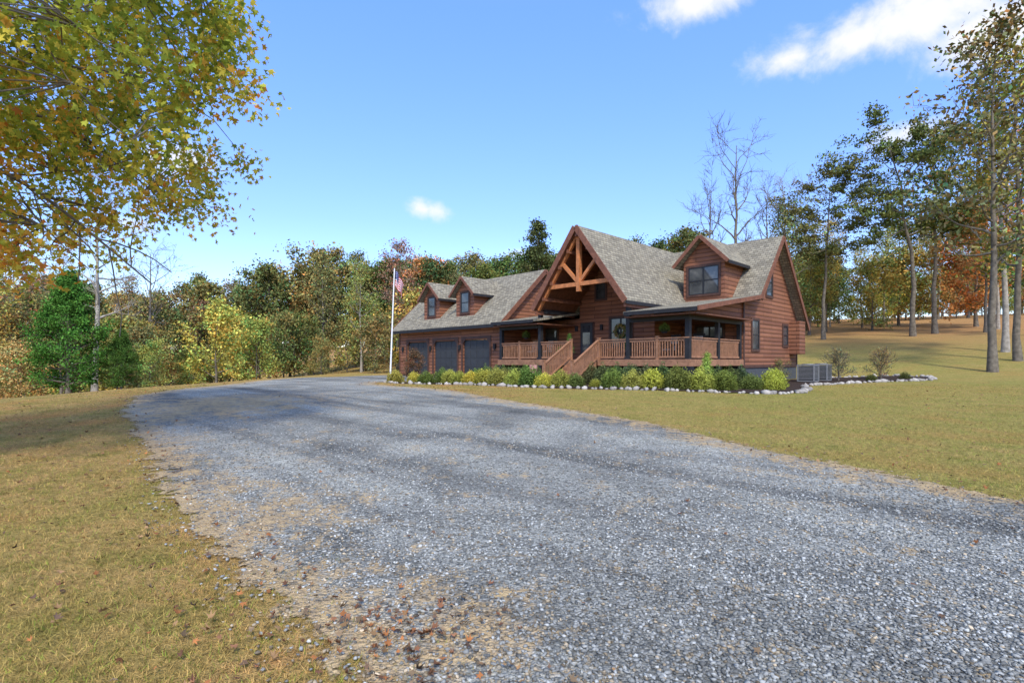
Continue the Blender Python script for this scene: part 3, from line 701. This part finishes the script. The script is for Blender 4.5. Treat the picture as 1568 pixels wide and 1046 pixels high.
for y in (2.9,5.3): b.box(-.2,-.02,y-.09,y+.09,FZ,3.55)
b.box(-2.95,-.0,.04,.26,3.38,3.555); b.box(-11.8,-8.78,.04,.26,3.38,3.555); b.box(-.24,-.003,.265,5.45,3.385,3.55)
b.beam((-3.07,.15,4.25),(-3.07,2.8,4.25),.18,.22); b.beam((-8.4,.15,4.25),(-8.4,2.8,4.25),.18,.22)
b.done('porch_posts_and_beams',M_dark,H)
b=B(); b.box(-11.9,0,0,5.48,FZ-.08,FZ); b.done('deck_floor',M_deck,H)
b=B(); b.box(-11.9,-6.52,-.04,-.003,FZ-.3,FZ-.01); b.box(-4.72,.04,-.04,-.003,FZ-.3,FZ-.01); b.box(0.003,.04,0,5.48,FZ-.3,FZ-.01); b.done('deck_rim_board',M_deck,H)
b=B()
def rail(p,q,h=.93):
    p=Vector(p);q=Vector(q); b.beam(p+Vector((0,0,h)),q+Vector((0,0,h)),.12,.05); b.beam(p+Vector((0,0,h-.1)),q+Vector((0,0,h-.1)),.04,.08); b.beam(p+Vector((0,0,.1)),q+Vector((0,0,.1)),.05,.08)
    n=int((q-p).length/.125)
    for i in range(1,n):
        c=p+(q-p)*i/n; b.box(c.x-.02,c.x+.02,c.y-.02,c.y+.02,c.z+.12,c.z+h-.05)
def newel(x,y,z0,z1): b.box(x-.06,x+.06,y-.06,y+.06,z0,z1); b.box(x-.08,x+.08,y-.08,y+.08,z1,z1+.03)
rail((-.02,.1,FZ),(-2.97,.1,FZ)); rail((-3.17,.1,FZ),(-4.74,.1,FZ)); rail((-6.5,.1,FZ),(-8.56,.1,FZ)); rail((-8.76,.1,FZ),(-11.65,.1,FZ)); rail((-.08,.3,FZ),(-.08,2.8,FZ)); rail((-.08,3.0,FZ),(-.08,5.2,FZ))
for x in (-4.74,-6.5):
    newel(x,.1,FZ,FZ+1.02); newel(x,-1.95,.5,1.6); rail((x,0.02,FZ),(x,-1.9,.55))
newel(-1.55,.1,FZ,FZ+1.0); newel(-10.2,.1,FZ,FZ+1)
b.done('porch_railings',M_deck,H)
b=B()
for i in range(6):
    z=FZ-.19*(i+1); y=-.30*i; b.box(-6.42,-4.82,y-.34,y-.045,z-.04,z); b.box(-6.42,-4.82,y-.07,y-.045,z,z+.15)
b.prism([(-6.46,-.05,FZ-.08),(-6.46,-1.95,.42),(-6.46,-1.6,.42),(-6.46,-.05,1.2)],(.05,0,0)); b.prism([(-4.83,-.05,FZ-.08),(-4.83,-1.95,.42),(-4.83,-1.6,.42),(-4.83,-.05,1.2)],(.05,0,0))
b.done('front_stairs',M_deck,H)
bf=B();bg=B();bt=B()
def window(axis,c,z0,z1,w,pos,sgn,cols=1):
    def bx(b_,u0,u1,d0,d1,a,e):
        d0,d1=sorted((pos+sgn*d0,pos+sgn*d1))
        if axis=='y': b_.box(u0,u1,d0,d1,a,e)
        else: b_.box(d0,d1,u0,u1,a,e)
    u0,u1=c-w/2,c+w/2; t=.11
    bx(bt,u0-t,u0,.0,.05,z0-t,z1+t); bx(bt,u1,u1+t,0,.05,z0-t,z1+t); bx(bt,u0,u1,0,.05,z1,z1+t); bx(bt,u0,u1,0,.06,z0-t,z0)
    f=.05; bx(bf,u0,u0+f,0,.04,z0,z1); bx(bf,u1-f,u1,0,.04,z0,z1); bx(bf,u0+f,u1-f,0,.04,z1-f,z1); bx(bf,u0+f,u1-f,0,.04,z0,z0+f)
    for i in range(1,cols): uu=u0+w*i/cols; bx(bf,uu-.04,uu+.04,0,.042,z0+f,z1-f)
    zm=(z0+z1)/2; bx(bf,u0+f,u1-f,0,.038,zm-.025,zm+.025)
    bx(bg,u0+f,u1-f,.002,.016,z0+f,z1-f)
window('y',-2.08,5.1,6.55,1.65,5.6,-1,2)
window('x',8.9,5.1,6.6,.8,0,1); window('x',7.0,2.2,3.7,.85,0,1); window('x',11.3,2.5,3.6,.7,0,1)
for cx in (-15.9,-19.6): window('y',cx,4.75,6.05,.8,.75,-1)
window('y',-4.1,4.35,5.5,.7,2.8,-1); window('y',-5.3,2.35,3.9,1.3,2.8,-1,2); window('y',-10.2,2.35,3.6,.9,2.8,-1); window('y',-1.7,2.3,3.4,1.4,5.5,-1,2); window('y',-6.6,5.0,6.0,.6,2.8,-1)
bt.done('window_trim',M_trimd,H); bf.done('window_frames',M_frame,H); bg.done('window_glass',M_glass,H)
b=B(); b.box(-8.0,-7.05,2.74,2.797,FZ,FZ+2.1); b.done('front_door_frame',M_trimd,H)
b=B(); b.box(-7.92,-7.13,2.70,2.738,FZ+.05,FZ+2.04); b.done('front_door',M_gdoor,H)
b=B(); b.box(-7.78,-7.27,2.685,2.699,FZ+.5,FZ+1.9); b.done('front_door_glass',M_glass,H)
b=B();bt=B();bd=B()
for a,c in ((-15.8,-13.2),(-19.0,-16.4),(-22.3,-19.7)):
    b.box(a+.02,c-.02,.60,.64,.5,2.93)
    for i in range(4):
        z=.55+i*.595
        for j in range(4):
            x0_=a+.1+j*.61; bd.box(x0_,x0_+.54,.583,.599,z+.07,z+.53)
    bt.box(a-.14,a,.45,.497,.5,3.0); bt.box(c,c+.14,.45,.497,.5,3.0); bt.box(a-.14,c+.14,.45,.497,3.003,3.16)
    bt.prism([(a,.46,3.0),(a+.3,.46,3.0),(a,.46,2.7)],(0,.035,0)); bt.prism([(c,.46,3.0),(c-.3,.46,3.0),(c,.46,2.7)],(0,.035,0))
b.done('garage_doors',M_gdoor,H); bd.done('garage_door_panels',M_gdoor,H)
bt.box(-23.42,-23.28,.47,.497,.6,3.9); bt.box(-12.16,-12.0,.47,.497,.6,3.9)
bt.box(.003,.04,5.5,5.64,1.3,4.5); bt.box(.003,.04,13.16,13.3,1.3,4.0); bt.box(.003,.03,5.64,13.16,1.26,1.4)
bt.done('garage_and_corner_trim',M_trimd,H)
b=B()
for x in (-12.7,-16.1,-19.35,-22.85): b.box(x-.08,x+.08,.38,.497,2.35,2.65); b.box(x-.05,x+.05,.40,.42,2.25,2.35)
b.box(-8.35,-8.2,2.68,2.79,3.3,3.6); b.box(-6.6,-6.45,2.68,2.79,3.3,3.6)
b.done('wall_lanterns',M_dark,H)
b=B(); b.cyl(-4.0,8.6,7.2,8.1,.05); b.cyl(-9.5,9.0,8,9.0,.06); b.done('roof_vent_pipes',M_dark,H)

def world_empty(name,x,y,z,rz=0):
    wx,wy=loc2w(x,y); return empty(name,(wx,wy,z),math.radians(-46)+rz)
M_cush=simple('patterned_cushion_fabric',(.42,.36,.30),.9,.5,22)
def rocker(x,y,rz):
    e=world_empty('rocking_chair',x,y,FZ,rz); b=B()
    b.box(-.28,.28,-.26,.26,.40,.44)
    for i in range(5): xx=-.22+.11*i; b.beam((xx,.24,.44),(xx,.42,1.15),.05,.02)
    b.beam((-.3,.42,1.16),(.3,.42,1.16),.05,.1)
    for sx in (-.28,.28):
        b.box(sx-.025,sx+.025,-.26,-.21,.06,.66); b.box(sx-.025,sx+.025,.2,.25,.06,.66); b.box(sx-.04,sx+.04,-.32,.26,.66,.69)
        for k in range(6):
            t0=-.5+k/6*1.05;t1=-.5+(k+1)/6*1.05; b.beam((sx,t0,.03+.22*t0*t0),(sx,t1,.03+.22*t1*t1),.04,.05)
    b.done('chair_frame',M_dark if rz<0.1 else M_deck,e)
    b=B(); b.box(-.23,.23,-.24,.18,.443,.52); b.beam((0,.20,.54),(0,.36,1.08),.42,.09); b.done('cushion',M_cush,e)
rocker(-.9,2.3,0); rocker(-2.3,2.5,-.3); rocker(-1.6,4.3,0); rocker(-9.6,1.7,0); rocker(-10.7,1.7,.2)
e=world_empty('patio_table',-1.6,1.5,FZ); b=B(); b.cyl(0,0,.68,.72,.5,n=20); b.cyl(0,0,.04,.68,.05); b.cyl(0,0,0,.04,.28); b.done('table',M_dark,e)
def potted(name,x,y,z,s,c,me):
    e=world_empty(name,x,y,z); b=B(); b.cyl(0,0,0,.32*s,.14*s,.2*s); b.done('pot',M_dark,e)
    o=add('foliage',me,(0,0,.28*s),0,s*.6,e,c)
potted('potted_evergreen',-6.85,-.1+.5,FZ,1.1,(.12,.22,.05),arb); potted('potted_fern',-7.7,.7,FZ,1.0,(.15,.24,.05),box[0]); potted('potted_fern',-4.4,.6,FZ,.8,(.35,.14,.08),box[1])
potted('potted_evergreen',-4.5,2.2,FZ,1.2,(.12,.2,.05),arb)
for x in (-1.5,-10.2):
    e=world_empty('hanging_basket',x,.6,2.85); b=B(); b.cyl(0,0,0,.18,.1,.19); b.beam((0,0,.18),(0,0,.70),.01,.01); b.done('basket',M_dark,e); add('foliage',box[2],(0,0,.12),0,.5,e,(.2,.26,.06))
rng=np.random.default_rng(4); n=900; a=rng.uniform(0,6.283,n); rr=rng.normal(.3,.05,n)
P=np.stack([rr*np.cos(a),rng.normal(-.05,.035,n),rr*np.sin(a)],-1)
A=rng.normal(0,1,(n,3));A/=np.linalg.norm(A,axis=1,keepdims=True);Bv=np.cross(A,rng.normal(0,1,(n,3)));Bv/=np.linalg.norm(Bv,axis=1,keepdims=True)
V=np.stack([P+A*.04,P+Bv*.025,P-A*.04,P-Bv*.025],1).reshape(-1,3)
pc=np.array([(.15,.25,.05),(.6,.5,.36),(.65,.33,.1),(.25,.33,.07)])[rng.integers(0,4,n)]
wx,wy=loc2w(-5.3,2.72); o=add('door_wreath',mesh_np('wreath',V,np.arange(4*n).reshape(-1,4),[M_leaf],col=np.repeat(pc,4,0)),(wx,wy,3.2),math.radians(-46))

for (x,y) in ((15.3,27.0),(16.5,27.9)):
    e=empty('air_conditioner_unit',(x,y,T(x,y)+.05),math.radians(-46)); b=B()
    b.box(-.4,.4,-.4,.4,0,.06)
    for sx in (-.38,.38):
        for sy in (-.38,.38): b.box(sx-.03,sx+.03,sy-.03,sy+.03,.06,.82)
    b.box(-.41,.41,-.41,.41,.82,.88)
    for k in range(11):
        z=.12+k*.064; b.box(-.37,.37,-.385,-.37,z,z+.03); b.box(-.37,.37,.37,.385,z,z+.03); b.box(.37,.385,-.37,.37,z,z+.03); b.box(-.385,-.37,-.37,.37,z,z+.03)
    b.cyl(0,0,.88,.91,.3,n=18); b.done('casing',M_metal,e)
    B().box(-.35,.35,-.35,.35,.061,.8).done('coil',M_dark,e)

fp=empty('flagpole',(-6.3,27.0,T(-6.3,27))); fp.rotation_euler=(0,math.radians(2.2),0)
b=B(); b.cyl(0,0,0,5.9,.045,.028); b.cyl(0,0,0,.12,.12,.09); b.done('pole',M_white,fp)
b=B(); b.cyl(0,0,5.9,5.95,.03,.07); b.cyl(0,0,5.95,6.02,.07,.02); b.done('finial',simple('brass',(.5,.35,.1),.3,.1,4,.5,.8),fp)
nu,nv=34,26; V=[];F=[];mi=[]
for i in range(nu+1):
    for j in range(nv+1):
        u_=i/nu; v_=j/nv
        V.append((.05+.42*u_**.8+.03*math.sin(9*u_+3*v_),.10*math.sin(15*u_+2.5*v_)*u_**.4,5.75-.78*v_-.62*u_**1.1+.04*math.sin(12*u_)))
for i in range(nu):
    for j in range(nv):
        F.append((i*(nv+1)+j,i*(nv+1)+j+1,(i+1)*(nv+1)+j+1,(i+1)*(nv+1)+j))
        st=j//2
        if i<nu*.4 and st<7: mi.append(3 if (i%3==1 and j%3==1) else 2)
        else: mi.append(0 if st%2==0 else 1)
cl=[simple('flag_red',(.5,.03,.035),.8,.1,3),simple('flag_white',(.7,.7,.7),.8,.05,3),simple('flag_blue',(.03,.04,.16),.8,.1,3),simple('flag_star_white',(.7,.7,.72),.8,.05,3)]
add('flag',mesh_np('flag',V,F,cl,mi,smooth=True),parent=fp)
e=empty('garden_sign',(.8,23.2,T(.8,23.2))); b=B(); b.cyl(0,0,0,.9,.012); b.cyl(.3,0,0,.9,.012); b.done('stakes',M_dark,e); b=B(); b.box(-.02,.32,-.01,.01,.5,.92); b.done('panel',simple('sign_pink',(.45,.22,.2),.6,.3,20),e)
e=empty('path_lamp',(20.8,29.6,T(20.8,29.6))); b=B(); b.cyl(0,0,0,.5,.02); b.cyl(0,0,.5,.6,.09,.03); b.done('lamp_body',M_dark,e)

# ---------------------------------------------------------------- sky, sun, camera
EL,AZ=46,172    # azimuth clockwise from +Y
w=bpy.data.worlds.new('World'); scene.world=w; w.use_nodes=True; nt=w.node_tree; nt.nodes.clear()
sky=N(nt,'ShaderNodeTexSky',sky_type='NISHITA'); sky.sun_disc=False
sky.sun_elevation=math.radians(EL); sky.sun_rotation=math.radians(AZ); sky.air_density=1.0; sky.dust_density=.6; sky.ozone_density=1.5
tc=N(nt,'ShaderNodeTexCoord'); nz=noise(nt,tc.outputs['Generated'],9,8,.62,.3); nzb=noise(nt,tc.outputs['Generated'],30,5,.6)
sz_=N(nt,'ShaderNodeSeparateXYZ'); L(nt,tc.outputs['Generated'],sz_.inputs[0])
gain=ramp(nt,sz_.outputs[2],[(.0,(.63,.61,.67)),(.12,(.54,.575,.72)),(.25,(.51,.585,.82)),(.56,(.58,.75,1.2)),(.72,(.98,.92,.86)),(1,(1.05,.94,.76))])  # top stops warm the unseen sky overhead to cut the blue fill light
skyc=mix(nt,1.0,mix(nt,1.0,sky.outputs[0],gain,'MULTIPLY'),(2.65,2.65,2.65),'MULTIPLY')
m=None
def dirn(px,py):
    v=Vector((px-784,800,553-py)); v.normalize(); return v
for (px,py,rx,rz,amp) in ((1300,62,.085,.032,1.05),(1215,88,.055,.02,.95),(1420,25,.12,.04,1.15),(1540,40,.11,.045,1.15),(1400,202,.05,.02,1.05),(650,321,.042,.018,1.0),(287,243,.055,.026,1.05),(195,343,.04,.018,.9),(1065,4,.08,.02,.9),(800,392,.03,.012,.6)):
    c=dirn(px,py)
    s=N(nt,'ShaderNodeVectorMath',operation='SUBTRACT'); L(nt,tc.outputs['Generated'],s.inputs[0]); s.inputs[1].default_value=c
    d=N(nt,'ShaderNodeVectorMath',operation='DIVIDE'); L(nt,s.outputs[0],d.inputs[0]); d.inputs[1].default_value=(rx,rx,rz)
    ln=N(nt,'ShaderNodeVectorMath',operation='LENGTH'); L(nt,d.outputs[0],ln.inputs[0])
    q=math_(nt,'MULTIPLY',math_(nt,'SUBTRACT',1.15,ln.outputs['Value']),amp)
    m=q if m is None else math_(nt,'MAXIMUM',m,q)
m=math_(nt,'MAXIMUM',m,-1.2)
t=math_(nt,'ADD',m,math_(nt,'MULTIPLY',math_(nt,'SUBTRACT',nz.outputs[0],.5),3.0))
t=math_(nt,'ADD',t,math_(nt,'MULTIPLY',math_(nt,'SUBTRACT',nzb.outputs[0],.5),.7))
mr=N(nt,'ShaderNodeMapRange'); mr.interpolation_type='SMOOTHSTEP'; L(nt,t,mr.inputs[0]); mr.inputs[1].default_value=-.2; mr.inputs[2].default_value=1.1; mr.inputs[4].default_value=.96
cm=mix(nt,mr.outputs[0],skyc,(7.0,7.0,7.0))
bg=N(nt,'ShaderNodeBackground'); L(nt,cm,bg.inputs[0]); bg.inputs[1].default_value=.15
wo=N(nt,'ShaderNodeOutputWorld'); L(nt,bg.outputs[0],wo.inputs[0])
sl=bpy.data.lights.new('sun','SUN'); sl.energy=3.6; sl.angle=math.radians(6); sl.color=(1,.96,.86)
so=bpy.data.objects.new('sun',sl); C.objects.link(so)
el,az=math.radians(EL),math.radians(AZ)
dv=Vector((math.sin(az)*math.cos(el),math.cos(az)*math.cos(el),math.sin(el)))
so.rotation_euler=dv.to_track_quat('Z','Y').to_euler(); so.location=(0,-20,40)
cam=bpy.data.cameras.new('camera'); cam.lens=36*800/1568; cam.sensor_width=36; cam.shift_y=30/1568; cam.clip_start=.1; cam.clip_end=2000
co=bpy.data.objects.new('camera',cam); C.objects.link(co); co.location=(0,0,1.6); co.rotation_euler=(math.radians(90),0,0)
scene.camera=co
